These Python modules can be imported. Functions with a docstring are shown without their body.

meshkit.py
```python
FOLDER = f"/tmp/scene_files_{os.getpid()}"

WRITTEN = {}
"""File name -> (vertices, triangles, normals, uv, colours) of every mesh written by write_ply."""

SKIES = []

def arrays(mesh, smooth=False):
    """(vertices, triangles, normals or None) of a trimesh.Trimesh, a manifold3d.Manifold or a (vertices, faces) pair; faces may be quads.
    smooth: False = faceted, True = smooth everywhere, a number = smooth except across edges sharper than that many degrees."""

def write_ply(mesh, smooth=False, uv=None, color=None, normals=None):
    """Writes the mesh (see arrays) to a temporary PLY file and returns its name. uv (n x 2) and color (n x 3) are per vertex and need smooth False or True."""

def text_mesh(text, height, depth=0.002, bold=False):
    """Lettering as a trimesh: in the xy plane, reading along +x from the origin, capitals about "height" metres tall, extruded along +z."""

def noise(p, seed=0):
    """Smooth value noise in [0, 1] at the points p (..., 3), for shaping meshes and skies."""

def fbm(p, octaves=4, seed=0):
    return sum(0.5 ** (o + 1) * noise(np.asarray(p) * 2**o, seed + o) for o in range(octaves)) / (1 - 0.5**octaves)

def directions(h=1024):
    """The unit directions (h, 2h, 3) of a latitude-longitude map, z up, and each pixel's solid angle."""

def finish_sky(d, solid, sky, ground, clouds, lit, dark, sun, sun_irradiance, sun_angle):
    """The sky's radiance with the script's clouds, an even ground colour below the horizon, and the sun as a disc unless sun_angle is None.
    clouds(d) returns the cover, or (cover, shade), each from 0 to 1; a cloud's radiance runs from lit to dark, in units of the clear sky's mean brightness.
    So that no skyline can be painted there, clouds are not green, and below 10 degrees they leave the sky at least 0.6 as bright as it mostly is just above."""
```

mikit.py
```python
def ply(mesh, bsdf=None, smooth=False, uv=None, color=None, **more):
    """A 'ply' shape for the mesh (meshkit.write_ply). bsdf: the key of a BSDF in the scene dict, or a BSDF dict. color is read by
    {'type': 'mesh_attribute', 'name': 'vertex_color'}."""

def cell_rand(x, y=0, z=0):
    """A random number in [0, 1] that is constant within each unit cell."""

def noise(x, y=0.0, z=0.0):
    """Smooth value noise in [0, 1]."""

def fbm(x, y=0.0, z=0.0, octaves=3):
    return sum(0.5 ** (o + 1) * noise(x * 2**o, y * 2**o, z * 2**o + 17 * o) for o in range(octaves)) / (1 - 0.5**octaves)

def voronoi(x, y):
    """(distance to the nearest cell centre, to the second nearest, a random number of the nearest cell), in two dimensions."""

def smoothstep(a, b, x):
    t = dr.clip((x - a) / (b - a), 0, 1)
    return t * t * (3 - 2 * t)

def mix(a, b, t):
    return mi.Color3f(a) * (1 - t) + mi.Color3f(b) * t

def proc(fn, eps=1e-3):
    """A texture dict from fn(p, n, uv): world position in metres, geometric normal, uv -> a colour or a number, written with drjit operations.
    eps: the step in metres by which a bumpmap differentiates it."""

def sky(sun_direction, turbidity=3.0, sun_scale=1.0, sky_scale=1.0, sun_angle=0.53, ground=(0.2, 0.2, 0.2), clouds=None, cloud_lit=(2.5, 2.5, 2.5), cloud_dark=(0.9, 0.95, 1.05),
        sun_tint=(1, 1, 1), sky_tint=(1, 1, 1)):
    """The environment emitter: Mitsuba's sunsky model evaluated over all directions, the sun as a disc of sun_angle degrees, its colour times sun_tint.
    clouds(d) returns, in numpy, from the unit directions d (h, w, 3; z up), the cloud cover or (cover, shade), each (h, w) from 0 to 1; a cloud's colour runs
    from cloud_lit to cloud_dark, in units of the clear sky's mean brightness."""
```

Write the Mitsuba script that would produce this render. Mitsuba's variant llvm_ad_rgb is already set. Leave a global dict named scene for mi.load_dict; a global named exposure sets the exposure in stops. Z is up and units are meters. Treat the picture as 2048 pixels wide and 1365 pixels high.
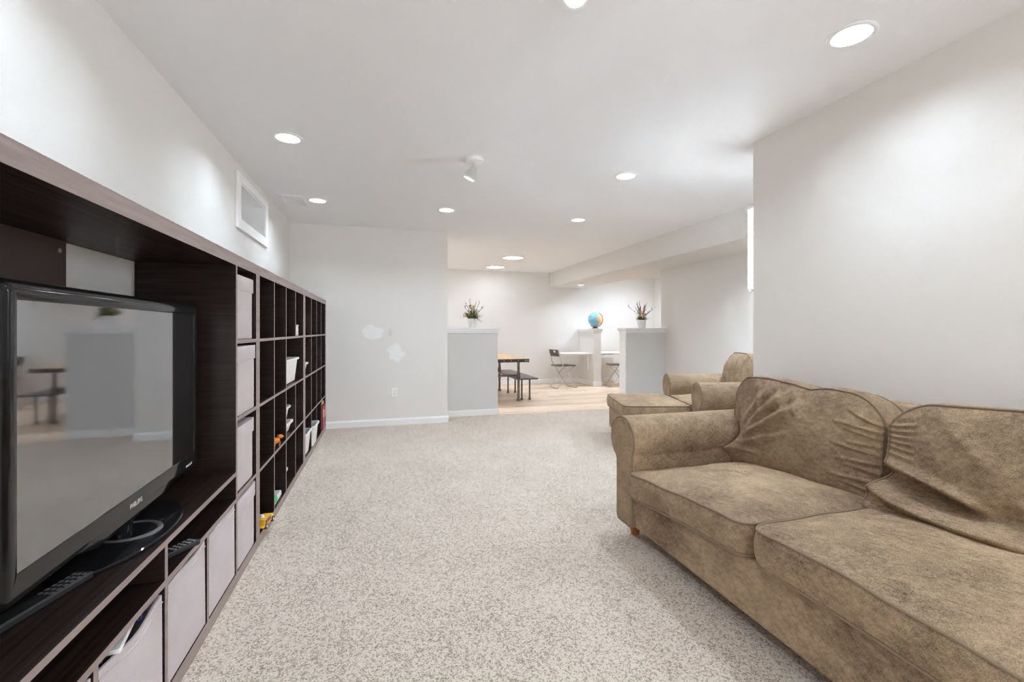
import math, random
import numpy as np, trimesh, shapely
import shapely.geometry as sg, shapely.affinity as sa
import drjit as dr, mitsuba as mi
import mikit, meshkit
from mikit import proc, noise, fbm, smoothstep, mix

scene, labels = {}, {}
T = mi.ScalarTransform4f
PI = math.pi

# ------------------------------------------------------------------ camera, light levels, exposure
F, YAW, EYE, CEIL = 907.0, math.radians(15.9), 1.15, 2.37
fw = (math.sin(YAW), math.cos(YAW), 0)
scene['camera'] = {'type': 'perspective', 'fov': math.degrees(2 * math.atan(1024 / F)), 'fov_axis': 'x', 'near_clip': 0.05, 'far_clip': 60,
                   'principal_point_offset_y': 22.5 / 1365,
                   'to_world': T().look_at(origin=[0, 0, EYE], target=[fw[0], fw[1], EYE], up=[0, 0, 1])}
exposure = 1.04
L_DOWN, L_SPOT, L_FLUSH, L_TUBE, L_DOOR_FILL = 176.0, 170.0, 20.0, 105.0, 2.2  # the last level is the fill light of the added door panes

# ------------------------------------------------------------------ helpers
def key_for(name, parent=None):
    k = name if parent is None else parent + '__' + name
    if k not in USED:
        USED.add(k); return k
    n = COUNT.get(k, 1)
    while f'{k}_{n:03d}' in USED: n += 1
    COUNT[k] = n + 1
    k = f'{k}_{n:03d}'; USED.add(k)
    return k
USED, COUNT = set(), {}

def obj(name, mesh, mat, parent=None, smooth=False, **kw):
    k = key_for(name, parent)
    scene[k] = mikit.ply(mesh, mat, smooth, **kw)
    return k
def thing(name, label, cat, group=None):
    k = key_for(name)
    tag(k, label, cat, group); return k
def tag(k, label=None, cat=None, group=None, kind=None):
    d = labels.setdefault(k, {})
    for a, b in (('label', label), ('category', cat), ('group', group), ('kind', kind)):
        if b: d[a] = b
    return k
def struct(name, mesh, mat, label=None, smooth=False, parent=None):
    k = obj(name, mesh, mat, parent, smooth)
    if parent is None: tag(k, label, kind='structure')
    return k
def cat(*ms):
    return trimesh.util.concatenate([m for m in ms])
def box(x0, x1, y0, y1, z0, z1, b=0.0):
    x0, x1 = min(x0, x1), max(x0, x1); y0, y1 = min(y0, y1), max(y0, y1); z0, z1 = min(z0, z1), max(z0, z1)
    if b <= 0:
        m = trimesh.creation.box((x1 - x0, y1 - y0, z1 - z0)); m.apply_translation(((x0 + x1) / 2, (y0 + y1) / 2, (z0 + z1) / 2)); return m
    pts = []
    for x, sx in ((x0, 1), (x1, -1)):
        for y, sy in ((y0, 1), (y1, -1)):
            for z, sz in ((z0, 1), (z1, -1)):
                pts += [(x + sx * b, y + sy * b, z), (x + sx * b, y, z + sz * b), (x, y + sy * b, z + sz * b)]
    return trimesh.convex.convex_hull(np.array(pts))
def rbox(x0, x1, y0, y1, z0, z1, r, sub=2):
    s = trimesh.creation.icosphere(subdivisions=sub).vertices * r
    pts = [s + np.array((x, y, z)) for x in (x0 + r, x1 - r) for y in (y0 + r, y1 - r) for z in (z0 + r, z1 - r)]
    return trimesh.convex.convex_hull(np.vstack(pts))
def hull(pts): return trimesh.convex.convex_hull(np.array(pts))
def cyl(p0, p1, r, r1=None, n=20, cap=True):
    p0, p1 = np.array(p0, float), np.array(p1, float); r1 = r if r1 is None else r1
    d = p1 - p0; z = d / np.linalg.norm(d)
    x = np.cross(z, (0, 0, 1) if abs(z[2]) < .9 else (1, 0, 0)); x /= np.linalg.norm(x); y = np.cross(z, x)
    a = np.arange(n) * 2 * PI / n; ring = np.cos(a)[:, None] * x + np.sin(a)[:, None] * y
    v = np.vstack([p0 + ring * r, p1 + ring * r1, [p0], [p1]]); i = np.arange(n); j = (i + 1) % n
    f = [np.stack([i, j, j + n], 1), np.stack([i, j + n, i + n], 1)]
    if cap: f += [np.stack([j, i, i * 0 + 2 * n], 1), np.stack([i + n, j + n, i * 0 + 2 * n + 1], 1)]
    return trimesh.Trimesh(v, np.vstack(f), process=False)
def tube(path, r, n=10, closed=False):
    """a round rod along the points of path"""
    p = np.array(path, float); m = len(p)
    t = (np.roll(p, -1, 0) - np.roll(p, 1, 0)) if closed else np.gradient(p, axis=0)
    t /= np.maximum(np.linalg.norm(t, axis=1, keepdims=True), 1e-9)
    ref = np.array((0, 0, 1.0)) if abs(t[0][2]) < .9 else np.array((1.0, 0, 0))
    x = np.cross(t[0], ref); x /= np.linalg.norm(x); X = []
    for k in range(m):
        x = x - t[k] * np.dot(x, t[k]); x /= np.linalg.norm(x); X.append(x)
    X = np.array(X); Y = np.cross(t, X); a = np.arange(n) * 2 * PI / n
    rr = np.broadcast_to(np.asarray(r, float), (m,))
    v = (p[:, None] + (np.cos(a)[None, :, None] * X[:, None] + np.sin(a)[None, :, None] * Y[:, None]) * rr[:, None, None]).reshape(-1, 3)
    f = []; i = np.arange(n); j = (i + 1) % n
    for k in range(m if closed else m - 1):
        a0, b0 = k * n, ((k + 1) % m) * n
        f += [np.stack([a0 + i, a0 + j, b0 + j], 1), np.stack([a0 + i, b0 + j, b0 + i], 1)]
    if not closed:
        v = np.vstack([v, p[:1], p[-1:]])
        f += [np.stack([j, i, i * 0 + m * n], 1), np.stack([(m - 1) * n + i, (m - 1) * n + j, i * 0 + m * n + 1], 1)]
    return trimesh.Trimesh(v, np.vstack(f), process=False)
def lathe(prof, c=(0, 0, 0), n=40):
    """profile of (radius, z) turned about the vertical through c"""
    pr = np.array(prof, float); m = len(pr); a = np.arange(n) * 2 * PI / n
    v = np.stack([pr[:, 0][:, None] * np.cos(a), pr[:, 0][:, None] * np.sin(a), np.repeat(pr[:, 1][:, None], n, 1)], -1).reshape(-1, 3) + np.array(c)
    i = np.arange(n); j = (i + 1) % n; f = []
    for k in range(m - 1):
        f += [np.stack([k * n + i, k * n + j, (k + 1) * n + j], 1), np.stack([k * n + i, (k + 1) * n + j, (k + 1) * n + i], 1)]
    me = trimesh.Trimesh(v, np.vstack(f), process=False); me.merge_vertices(); me.update_faces(me.nondegenerate_faces()); return me
def xf(m, M):
    m = m.copy(); m.apply_transform(M); return m
def rotz(deg, c=(0, 0, 0)): return trimesh.transformations.rotation_matrix(math.radians(deg), (0, 0, 1), c)
def trans(x, y, z): return trimesh.transformations.translation_matrix((x, y, z))
def frame(o, u, v, w):
    M = np.eye(4); M[:3, 0], M[:3, 1], M[:3, 2], M[:3, 3] = u, v, w, o; return M
def prism(poly, o, u, v, w, h):
    """a shapely polygon in the (u, v) plane at o, raised by h along w"""
    m = trimesh.creation.extrude_polygon(poly, h); m.apply_transform(frame(o, u, v, w)); return m

# ------------------------------------------------------------------ materials
def diffuse(k, c): scene[k] = {'type': 'twosided', 'bsdf': {'type': 'diffuse', 'reflectance': c if isinstance(c, dict) else {'type': 'rgb', 'value': c}}}
def prin(k, c, rough=.5, bump=None, bscale=.001, **kw):
    b = {'type': 'principled', 'base_color': c if isinstance(c, dict) else {'type': 'rgb', 'value': c}, 'roughness': rough, **kw}
    if bump is not None: b = {'type': 'bumpmap', 'tex': bump, 'scale': bscale, 'bsdf': b}
    scene[k] = {'type': 'twosided', 'bsdf': b}

WALL = (.778, .750, .712)
diffuse('wall_paint', WALL)
diffuse('half_wall_paint', (.66, .65, .63))
diffuse('ceiling_paint', (.91, .912, .918))
prin('white_trim', (.86, .86, .85), .35, specular=.4)
prin('white_plastic', (.84, .83, .82), .35)
prin('white_metal', (.86, .86, .86), .3)

def repaired(p, n, uv):
    def blot(cx, cz, rx, rz, s):
        q = dr.sqrt(dr.square((p.x - cx) / rx) + dr.square((p.z - cz) / rz)) + (fbm(p.x * 14 + s, p.z * 14, 0, 3) - .5) * 1.1
        return 1 - smoothstep(.8, 1.05, q)
    m = dr.maximum(blot(-.105, 1.115, .12, .085, 0), blot(.15, .88, .095, .11, 9.3))
    g = 1 - smoothstep(.6, 1.0, dr.sqrt(dr.square((p.x - .085) / .03) + dr.square((p.z - 1.115) / .06)))
    return mix(mix(WALL, (.87, .87, .85), m * (.7 + .35 * fbm(p.x * 30, p.z * 30, 1, 2))), (.66, .655, .645), g * .8)
diffuse('wall_paint_repaired', proc(repaired))

def carpet(p, n, uv):
    a = noise(p.x * 420, p.y * 420, 1); b = noise(p.x * 190, p.y * 190, 5); c = fbm(p.x * 5, p.y * 5, 2, 3)
    d = noise(p.x * 90, p.y * 90, 8)
    t = .46 * a + .38 * b + .16 * d + .10 * (c - .5)
    k = smoothstep(.22, .62, t)
    return mix((.27, .215, .172), (.625, .543, .462), k)
def carpet_h(p, n, uv):
    return .6 * noise(p.x * 190, p.y * 190, 5) + .5 * noise(p.x * 90, p.y * 90, 8) + .5 * fbm(p.x * 9, p.y * 9, 3, 2)
prin('carpet', proc(carpet), .95, proc(carpet_h, 1.5e-3), .006, specular=.05, sheen=.3)

def darkwood(p, n, uv):
    # grain runs along y on shelves and fronts, along z on upright panels
    up = dr.abs(n.z) > .5
    g = fbm(dr.select(up, p.x * 130, p.z * 130), p.y * 3.5, p.x * 6, 3)
    h = noise(dr.select(up, p.x * 520, p.z * 520), p.y * 9, 3)
    return mix((.0065, .0038, .0035), (.029, .0163, .0138), dr.clip(g * .9 + .3 * h - .1, 0, 1))
prin('dark_wood', proc(darkwood), .40, specular=.22)
prin('back_board_lit', (.062, .040, .036), .5, specular=.3)  # lighter copy of the dark wood: light on the panel is painted in
def sheen_edge(p, n, uv):  # paler than the boards: grazing sheen is put into the edge colour
    g = fbm(p.z * 90, p.y * 6, p.x * 20, 3)
    return mix((.21, .155, .14), (.35, .28, .26), g)
prin('dark_wood_sheen_edge', proc(sheen_edge), .42, specular=.6)

def fabric(p, n, uv):
    big = fbm(p.x * 4.1 + 7.7, p.y * 4.1 + 2.3, p.z * 4.1, 2)
    mid = fbm(p.x * 17, p.y * 17 + 5, p.z * 17, 3)
    # short rubbed streaks and the weave
    streak = noise(p.x * 120 + p.y * 50, p.y * 60 - p.x * 30, p.z * 80)
    fine = noise(p.x * 480, p.y * 480, p.z * 480)
    t = .48 * (big - .5) + .40 * (mid - .5) + .30 * (streak - .5) + .60 * (fine - .5) + .49
    return mix((.060, .038, .022), (.50, .360, .236), dr.clip(t, 0, 1))
def fabric_h(p, n, uv):
    return noise(p.x * 420, p.y * 420, p.z * 420) + .7 * noise(p.x * 180, p.y * 180, p.z * 180)
prin('chenille', proc(fabric), .85, proc(fabric_h, 8e-4), .0011, specular=.12, sheen=.6, sheen_tint=.6)
prin('piping_cloth', (.20, .148, .096), .9, sheen=.3)

def boxcloth(p, n, uv):
    f = noise(p.x * 600, p.y * 600, p.z * 600); b = fbm(p.x * 12, p.y * 12, p.z * 12, 3)
    return mix((.48, .425, .44), (.61, .555, .57), .45 * f + .55 * b)
prin('box_cloth', proc(boxcloth), .9, specular=.1)
prin('gloss_black', (.008, .008, .009), .06, specular=.28)
prin('matt_black', (.018, .018, .019), .5)
prin('screen', (.30, .305, .315), .04, metallic=1.0)
prin('silver_print', (.75, .75, .75), .4)
prin('vent_shade', (.12, .12, .125), .6)
prin('ring_grey', (.10, .10, .105), .25)
prin('button_grey', (.30, .30, .31), .5)
prin('chair_tube', (.60, .59, .58), .3, metallic=.8)
prin('chrome', (.80, .80, .80), .18, metallic=1.0)
prin('brushed_steel', (.58, .57, .55), .32, metallic=1.0)
prin('orange_wood', (.30, .095, .02), .35, specular=.5)

def plank(seed):
    r = random.Random(seed); k = r.uniform(.88, 1.12)
    a, b = [v * k for v in (.66, .49, .36)], [v * k for v in (.80, .64, .50)]
    ox, oy = r.uniform(0, 50), r.uniform(0, 50)
    def fn(p, n, uv):
        g = fbm(p.x * 2.2 + ox, p.y * 55 + oy, 0, 3)
        return mix(a, b, g)
    return fn
for i in range(4): prin(f'laminate_{i}', proc(plank(i)), .33, specular=.45)

def pipe(p, n, uv):
    return mix((.115, .10, .09), (.27, .21, .165), fbm(p.x * 40, p.y * 40, p.z * 25, 3))
prin('iron_pipe', proc(pipe), .45, metallic=.4)
def tabletop(p, n, uv):
    return mix((.46, .27, .13), (.62, .41, .22), fbm(p.x * 60, p.y * 3, 0, 3))
prin('table_wood', proc(tabletop), .4)
prin('dark_iron', (.055, .045, .042), .5, metallic=.3)
prin('bench_wood', (.10, .085, .078), .32)
prin('chair_brown', (.075, .055, .046), .4)

def ocean(p, n, uv):
    # land where the noise is high, turned so that the right limb shows it
    q = (p - mi.Point3f(4.165, 8.43, 1.30)) * 9.0
    m = fbm(q.x + 4.2, q.y + .6, q.z + 1.3, 4) + .30 * (q.x * .9397 - q.y * .2740)
    t = smoothstep(.63, .66, m)
    land = mix((.78, .42, .16), (.82, .66, .36), fbm(q.x * 3, q.y * 3, q.z * 3, 2))
    return mix((.24, .56, .76), land, t)
prin('globe_map', proc(ocean), .25, clearcoat=.6)
prin('globe_wood', (.17, .065, .03), .4)
scene['leaf_green'] = {'type': 'twosided', 'bsdf': {'type': 'diffuse', 'reflectance': {'type': 'rgb', 'value': (.085, .15, .035)}}}
diffuse('leaf_olive', (.17, .17, .06))
diffuse('leaf_slate', (.085, .085, .10))
diffuse('twig_brown', (.09, .075, .065))
diffuse('petal_cream', (.80, .66, .42))
diffuse('petal_peach', (.76, .46, .28))
for k, c in dict(toy_yellow=(.86, .47, .02), toy_green=(.02, .52, .13), toy_orange=(.75, .22, .02), toy_red=(.62, .03, .03), toy_white=(.82, .82, .82), toy_blue=(.05, .12, .42),
                 toy_brown=(.22, .10, .03), cable_navy=(.04, .05, .16), book_cover=(.30, .03, .035), card_yellow=(.72, .55, .10)).items():
    prin(k, c, .4)
prin('slot_dark', (.05, .05, .05), .6)
scene['clear_glass'] = {'type': 'dielectric', 'int_ior': 1.5}
scene['pane_glass'] = {'type': 'thindielectric'}

def emit(k, name, mesh, L, parent=None, smooth=False):
    kk = obj(name, mesh, 'white_plastic', parent, smooth)
    scene[kk]['emitter'] = {'type': 'area', 'radiance': {'type': 'rgb', 'value': L}}
    return kk
LAMP = np.array((.865, 1.0, 1.15))

# ------------------------------------------------------------------ the room
XL, YB, YH, YF = -1.02, 5.65, 5.97, 9.12      # left wall, back wall, half walls, far wall
XR, YR = 2.32, 2.41                          # right wall near the camera and where it ends
XA = 4.12                                    # wall of the alcove
YN = -3.2                                    # wall behind the camera
struct('floor', box(XL - .2, 6.2, YN - .2, YF + .2, -.10, -.02), 'white_trim', 'slab under the carpet and the laminate')
cp = obj('carpet', box(XL, XA, YN, YH + .005, -.02, 0), 'carpet', 'floor')
tag(cp, 'speckled grey beige cut pile carpet')
rnd = random.Random(4)
yy = YH + .012
row = 0
while yy < YF - .001:
    y1 = min(yy + .155, YF)
    x = XL - rnd.uniform(0, 1.1)
    while x < 6.0:
        x1 = x + 1.28
        a, b = max(x, XL), min(x1, 6.0)
        if b - a > .02 and b > .6:
            obj('plank', box(a + .0012, b - .0012, yy + .0012, y1 - .0012, -.02, -.002, .0015), f'laminate_{rnd.randrange(4)}', 'floor')
        x = x1
    yy = y1; row += 1
struct('trim_1', box(.77, XA, YH - .012, YH + .012, -.02, .004, .003), 'laminate_2', 'wood strip where the carpet meets the laminate')

DOWN = [(-.58, 3.16, 'recessed ceiling light in front of the left window, larger of the two on the left'), (-.59, 4.61, 'small recessed ceiling light beside the air vent'),
        (1.853, 3.208, 'recessed ceiling light to the right of the glass spotlight'), (.623, 4.617, 'recessed ceiling light in line with the wall edge, middle of the back row'),
        (2.082, 4.637, 'recessed ceiling light nearest the soffit, rightmost of the back row'), (1.864, 1.419, 'large recessed ceiling light above the sofa'),
        (-.58, 1.5, 'recessed ceiling light above the television'), (-.58, -.3, 'unseen recessed ceiling light behind the camera on the left, lighting the near room'), (1.86, -.3, 'unseen recessed ceiling light behind the camera on the right, lighting the near room'),  # the pair behind the camera is out of view and lights the near room
        (-.58, -2.0, 'unseen recessed ceiling light at the back of the room on the left, lighting the near room'), (1.86, -2.0, 'unseen recessed ceiling light at the back of the room on the right, lighting the near room'),  # rear pair, out of view, lights the near room
        (2.95, 2.95, 'unseen recessed ceiling light past the wall end, placed to light the alcove and armchair'),  # out of view, placed to brighten the alcove
        (5.1, 8.3, 'unseen recessed ceiling light above the hidden desk, lighting the recess wall')]  # out of view, lights the wall of the right recess
cpoly = sg.box(XL - .2, YN - .2, 6.2, YF + .2)
for dx_, dy_, _l in DOWN: cpoly = cpoly.difference(sg.Point(dx_, dy_).buffer(.074, quad_segs=12))
struct('ceiling', prism(cpoly, (0, 0, CEIL), (1, 0, 0), (0, 1, 0), (0, 0, 1), .1), 'ceiling_paint', 'smooth white ceiling')
# left wall with the high window opening
wy0, wy1, wz0, wz1 = 3.76, 4.50, 1.965, 2.245
wl = struct('wall_left', cat(box(XL - .30, XL, YN, wy0, 0, CEIL), box(XL - .30, XL, wy1, YF, 0, CEIL), box(XL - .30, XL, wy0, wy1, 0, wz0), box(XL - .30, XL, wy0, wy1, wz1, CEIL)),
            'wall_paint', 'greige painted wall behind the dark shelving')
w1 = struct('window_1', cat(box(XL - .285, XL + .006, wy0, wy0 + .012, wz0, wz1), box(XL - .285, XL + .006, wy1 - .012, wy1, wz0, wz1),
                            box(XL - .285, XL + .006, wy0, wy1, wz0, wz0 + .012), box(XL - .285, XL + .006, wy0, wy1, wz1 - .012, wz1)), 'white_trim', 'deep white lined basement window high on the left wall')
for a in ((wy0 - .075, wy0 + .004, wz0 - .075, wz1 + .06), (wy1 - .004, wy1 + .075, wz0 - .075, wz1 + .06)):
    obj('casing', box(XL, XL + .018, *a, .004), 'white_trim', w1)
obj('casing', box(XL, XL + .018, wy0 + .004, wy1 - .004, wz1 - .004, wz1 + .06, .004), 'white_trim', w1)
obj('casing', box(XL, XL + .018, wy0 + .004, wy1 - .004, wz0 - .075, wz0 + .004, .004), 'white_trim', w1)
sash = obj('sash', cat(box(XL - .28, XL - .25, wy0 + .012, wy0 + .05, wz0 + .012, wz1 - .012), box(XL - .28, XL - .25, wy1 - .05, wy1 - .012, wz0 + .012, wz1 - .012),
                       box(XL - .28, XL - .25, wy0 + .05, wy1 - .05, wz0 + .012, wz0 + .05), box(XL - .28, XL - .25, wy0 + .05, wy1 - .05, wz1 - .05, wz1 - .012)), 'white_plastic', w1)
obj('pane', box(XL - .268, XL - .264, wy0 + .05, wy1 - .05, wz0 + .05, wz1 - .05), 'pane_glass', w1)
obj('window_well', box(XL - .36, XL - .30, wy0 - .1, wy1 + .1, wz0 - .1, wz1 + .1), 'ceiling_paint', w1)

struct('wall_back', box(XL, .775, YB, YH + .14, 0, CEIL), 'wall_paint_repaired', 'greige wall with two patches of unpainted filler')
struct('baseboard_back', hull([(x, y, z) for x in (XL, .787) for y, z in ((YB, 0), (YB - .014, 0), (YB - .014, .062), (YB - .006, .08), (YB, .08))]), 'white_trim', 'white baseboard along the wall with filler patches')
struct('wall_right', box(XR, XR + .12, YN, YR, 0, CEIL), 'wall_paint', 'greige wall behind the brown sofa')
struct('baseboard_right', box(XR - .014, XR, YN, YR, 0, .08, .004), 'white_trim', 'white baseboard behind the sofa')
struct('wall_alcove', box(XA, XA + .14, 1.0, YH + .12, 0, CEIL), 'wall_paint', 'greige wall behind the armchair')
struct('baseboard_alcove', box(XA - .014, XA, 1.0, YH, 0, .08, .004), 'white_trim', 'white baseboard behind the armchair')
struct('wall_alcove_near', box(XR + .12, XA, .9, 1.0, 0, CEIL), 'wall_paint', 'greige wall closing the alcove')
struct('wall_far', box(XL, 6.2, YF, YF + .1, 0, CEIL), 'wall_paint', 'pale wall at the far end of the laminate room')
struct('baseboard_far', box(XL, 6.2, YF - .014, YF, 0, .095, .004), 'white_trim', 'tall white baseboard at the far end')
struct('wall_far_right', box(6.0, 6.1, 1.0, YF, 0, CEIL), 'wall_paint', 'wall on the right of the laminate room')
# the wall behind the camera has an added patio door, its glowing panes a fill light
gx0, gx1, gz1 = -.55, 1.95, 2.08
struct('wall_near', cat(box(XL - .2, gx0, YN - .1, YN, 0, CEIL), box(gx1, XR + .2, YN - .1, YN, 0, CEIL), box(gx0, gx1, YN - .1, YN, gz1, CEIL)), 'wall_paint', 'wall behind the camera')
dk = struct('added_door_1', cat(box(gx0, gx0 + .07, YN - .08, YN + .01, 0, gz1, .004), box(gx1 - .07, gx1, YN - .08, YN + .01, 0, gz1, .004), box((gx0 + gx1) / 2 - .06, (gx0 + gx1) / 2 + .06, YN - .08, YN + .01, .09, gz1 - .07, .004),
       box(gx0 + .07, gx1 - .07, YN - .08, YN + .01, gz1 - .07, gz1, .004), box(gx0 + .07, gx1 - .07, YN - .08, YN + .01, 0, .09, .004)), 'white_trim', 'added white framed patio door behind the camera, its panes glow as fill light')
for a, b in ((gx0 + .07, (gx0 + gx1) / 2 - .06), ((gx0 + gx1) / 2 + .06, gx1 - .07)):
    q = prism(sg.box(a, .09, b, gz1 - .07), (0, YN - .04, 0), (-1, 0, 0), (0, 0, 1), (0, 1, 0), .003) if False else box(a, b, YN - .045, YN - .04, .09, gz1 - .07)
    emit('', 'pane', q, (np.array((.93, 1.0, 1.08)) * L_DOOR_FILL).tolist(), dk)  # panes of the added door emit the fill light themselves
# soffits
SB = 2.06
SOFFIT = [(3.78, 3.80, 'unseen recessed light under the soffit above the armchair, set to light the alcove wall'), (3.86, 8.45, 'small recessed light under the soffit near the far wall')]
spoly = sg.Polygon([(3.44, 1.0), (XA, 1.0), (XA, YH - .1), (6.0, YH - .1), (6.0, 7.0), (4.26, 7.0), (4.26, YF), (3.44, YF)])
for x, y, _l in SOFFIT: spoly = spoly.difference(sg.Point(x, y).buffer(.057, quad_segs=12))
struct('trim_2', prism(spoly, (0, 0, SB), (1, 0, 0), (0, 1, 0), (0, 0, 1), CEIL - SB), 'wall_paint', 'boxed in ceiling soffit running towards the far wall')

# half walls and the pier: body, cap and baseboard
def cap_mould(x0, x1, y0, y1, z0, z1):
    def slab(o, a, b): return box(x0 - o, x1 + o, y0 - o, y1 + o, a, b, .003)
    h = z1 - z0
    return cat(slab(.012, z0, z0 + h * .34), slab(.024, z0 + h * .34, z0 + h * .72), slab(.036, z0 + h * .72, z1))
def half_wall(name, lab, x0, x1, y0, y1, mat):
    k = struct(name, box(x0, x1, y0, y1, 0, 1.105), mat, lab)
    obj('cap', cap_mould(x0, x1, y0, y1, 1.105, 1.176), 'white_trim', k)
    return k
k = half_wall('wall_half_left', 'grey half height wall with white cap, left of the opening', .775, 1.50, YH, YH + .14, 'half_wall_paint')
obj('baseboard', cat(box(.775, 1.514, YH - .014, YH, 0, .08, .004), box(1.50, 1.514, YH, YH + .14, 0, .08, .004)), 'white_trim', k)
k = half_wall('wall_half_right', 'grey half height wall with white cap, right of the opening', 3.46, XA, YH, YH + .2, 'half_wall_paint')
obj('end_trim', box(3.445, 3.46, YH + .01, YH + .19, 0, 1.105, .003), 'white_trim', k)
obj('baseboard', cat(box(3.43, XA, YH - .014, YH, 0, .08, .004), box(3.43, 3.445, YH, YH + .2, 0, .08, .004)), 'white_trim', k)
k = half_wall('wall_pier', 'short pale stub wall with white cap under the globe', 4.11, 4.27, 8.37, YF, 'wall_paint')
obj('baseboard', cat(box(4.096, 4.11, 8.356, YF - .014, 0, .095, .004), box(4.11, 4.284, 8.356, 8.37, 0, .095, .004), box(4.27, 4.284, 8.37, YF - .014, 0, .095, .004)), 'white_trim', k)

# ------------------------------------------------------------------ lamps
def downlight(x, y, label, r=.072, z=CEIL, k=1.0):
    t = thing('recessed_light', label, 'ceiling light', 'recessed ceiling lights')
    d, ri = .038, .053
    obj('trim_ring', lathe([(r, z), (r, z - .005), (r + .008, z - .007), (r + .017, z - .004), (r + .018, z + .0005)], (x, y, 0)), 'white_metal', t, 40)
    obj('baffle', lathe([(0, z + d + .012), (ri, z + d + .012), (ri + .002, z + d), (r - .012, z + d * .45), (r - .002, z + .004), (r, z - .003)], (x, y, 0)), 'white_metal', t, 40)
    emit('', 'lens', lathe([(0, z + d - .001), (ri * .6, z + d), (ri * .9, z + d + .0015), (ri, z + d + .003)], (x, y, 0)), (LAMP * L_DOWN * k).tolist(), t, True)
for x, y, lab in DOWN: downlight(x, y, lab)
for x, y, lab in SOFFIT: downlight(x, y, lab, .055, SB, 4.4 if y < 6 else 1.0)  # the unseen one near the armchair runs stronger to light the alcove
def flush(x, y, label, k=1.0):
    t = thing('flush_light', label, 'ceiling light', 'round flush ceiling lights'); z = CEIL; r = .165
    obj('rim', lathe([(r, z - .018), (r + .003, z - .022), (r + .012, z - .020), (r + .016, z - .012), (r + .016, z + .0005)], (x, y, 0)), 'white_metal', t, 40)
    emit('', 'diffuser', lathe([(0, z - .027), (r * .6, z - .0255), (r * .9, z - .022), (r, z - .018)], (x, y, 0)), (LAMP * L_FLUSH * k).tolist(), t, True)
flush(2.092, 7.284, 'nearer round flush ceiling light over the laminate room')
flush(2.082, 8.466, 'farther round flush ceiling light by the far wall', .5)
flush(.5, 7.3, 'unseen round flush ceiling light behind the wall, placed to brighten the laminate room', 2.6)  # out of view, strong so that it brightens the far room
flush(4.95, 7.75, 'unseen round flush ceiling light placed to brighten the recess at the right', 2.2)  # out of view, brightens the recess

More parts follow.
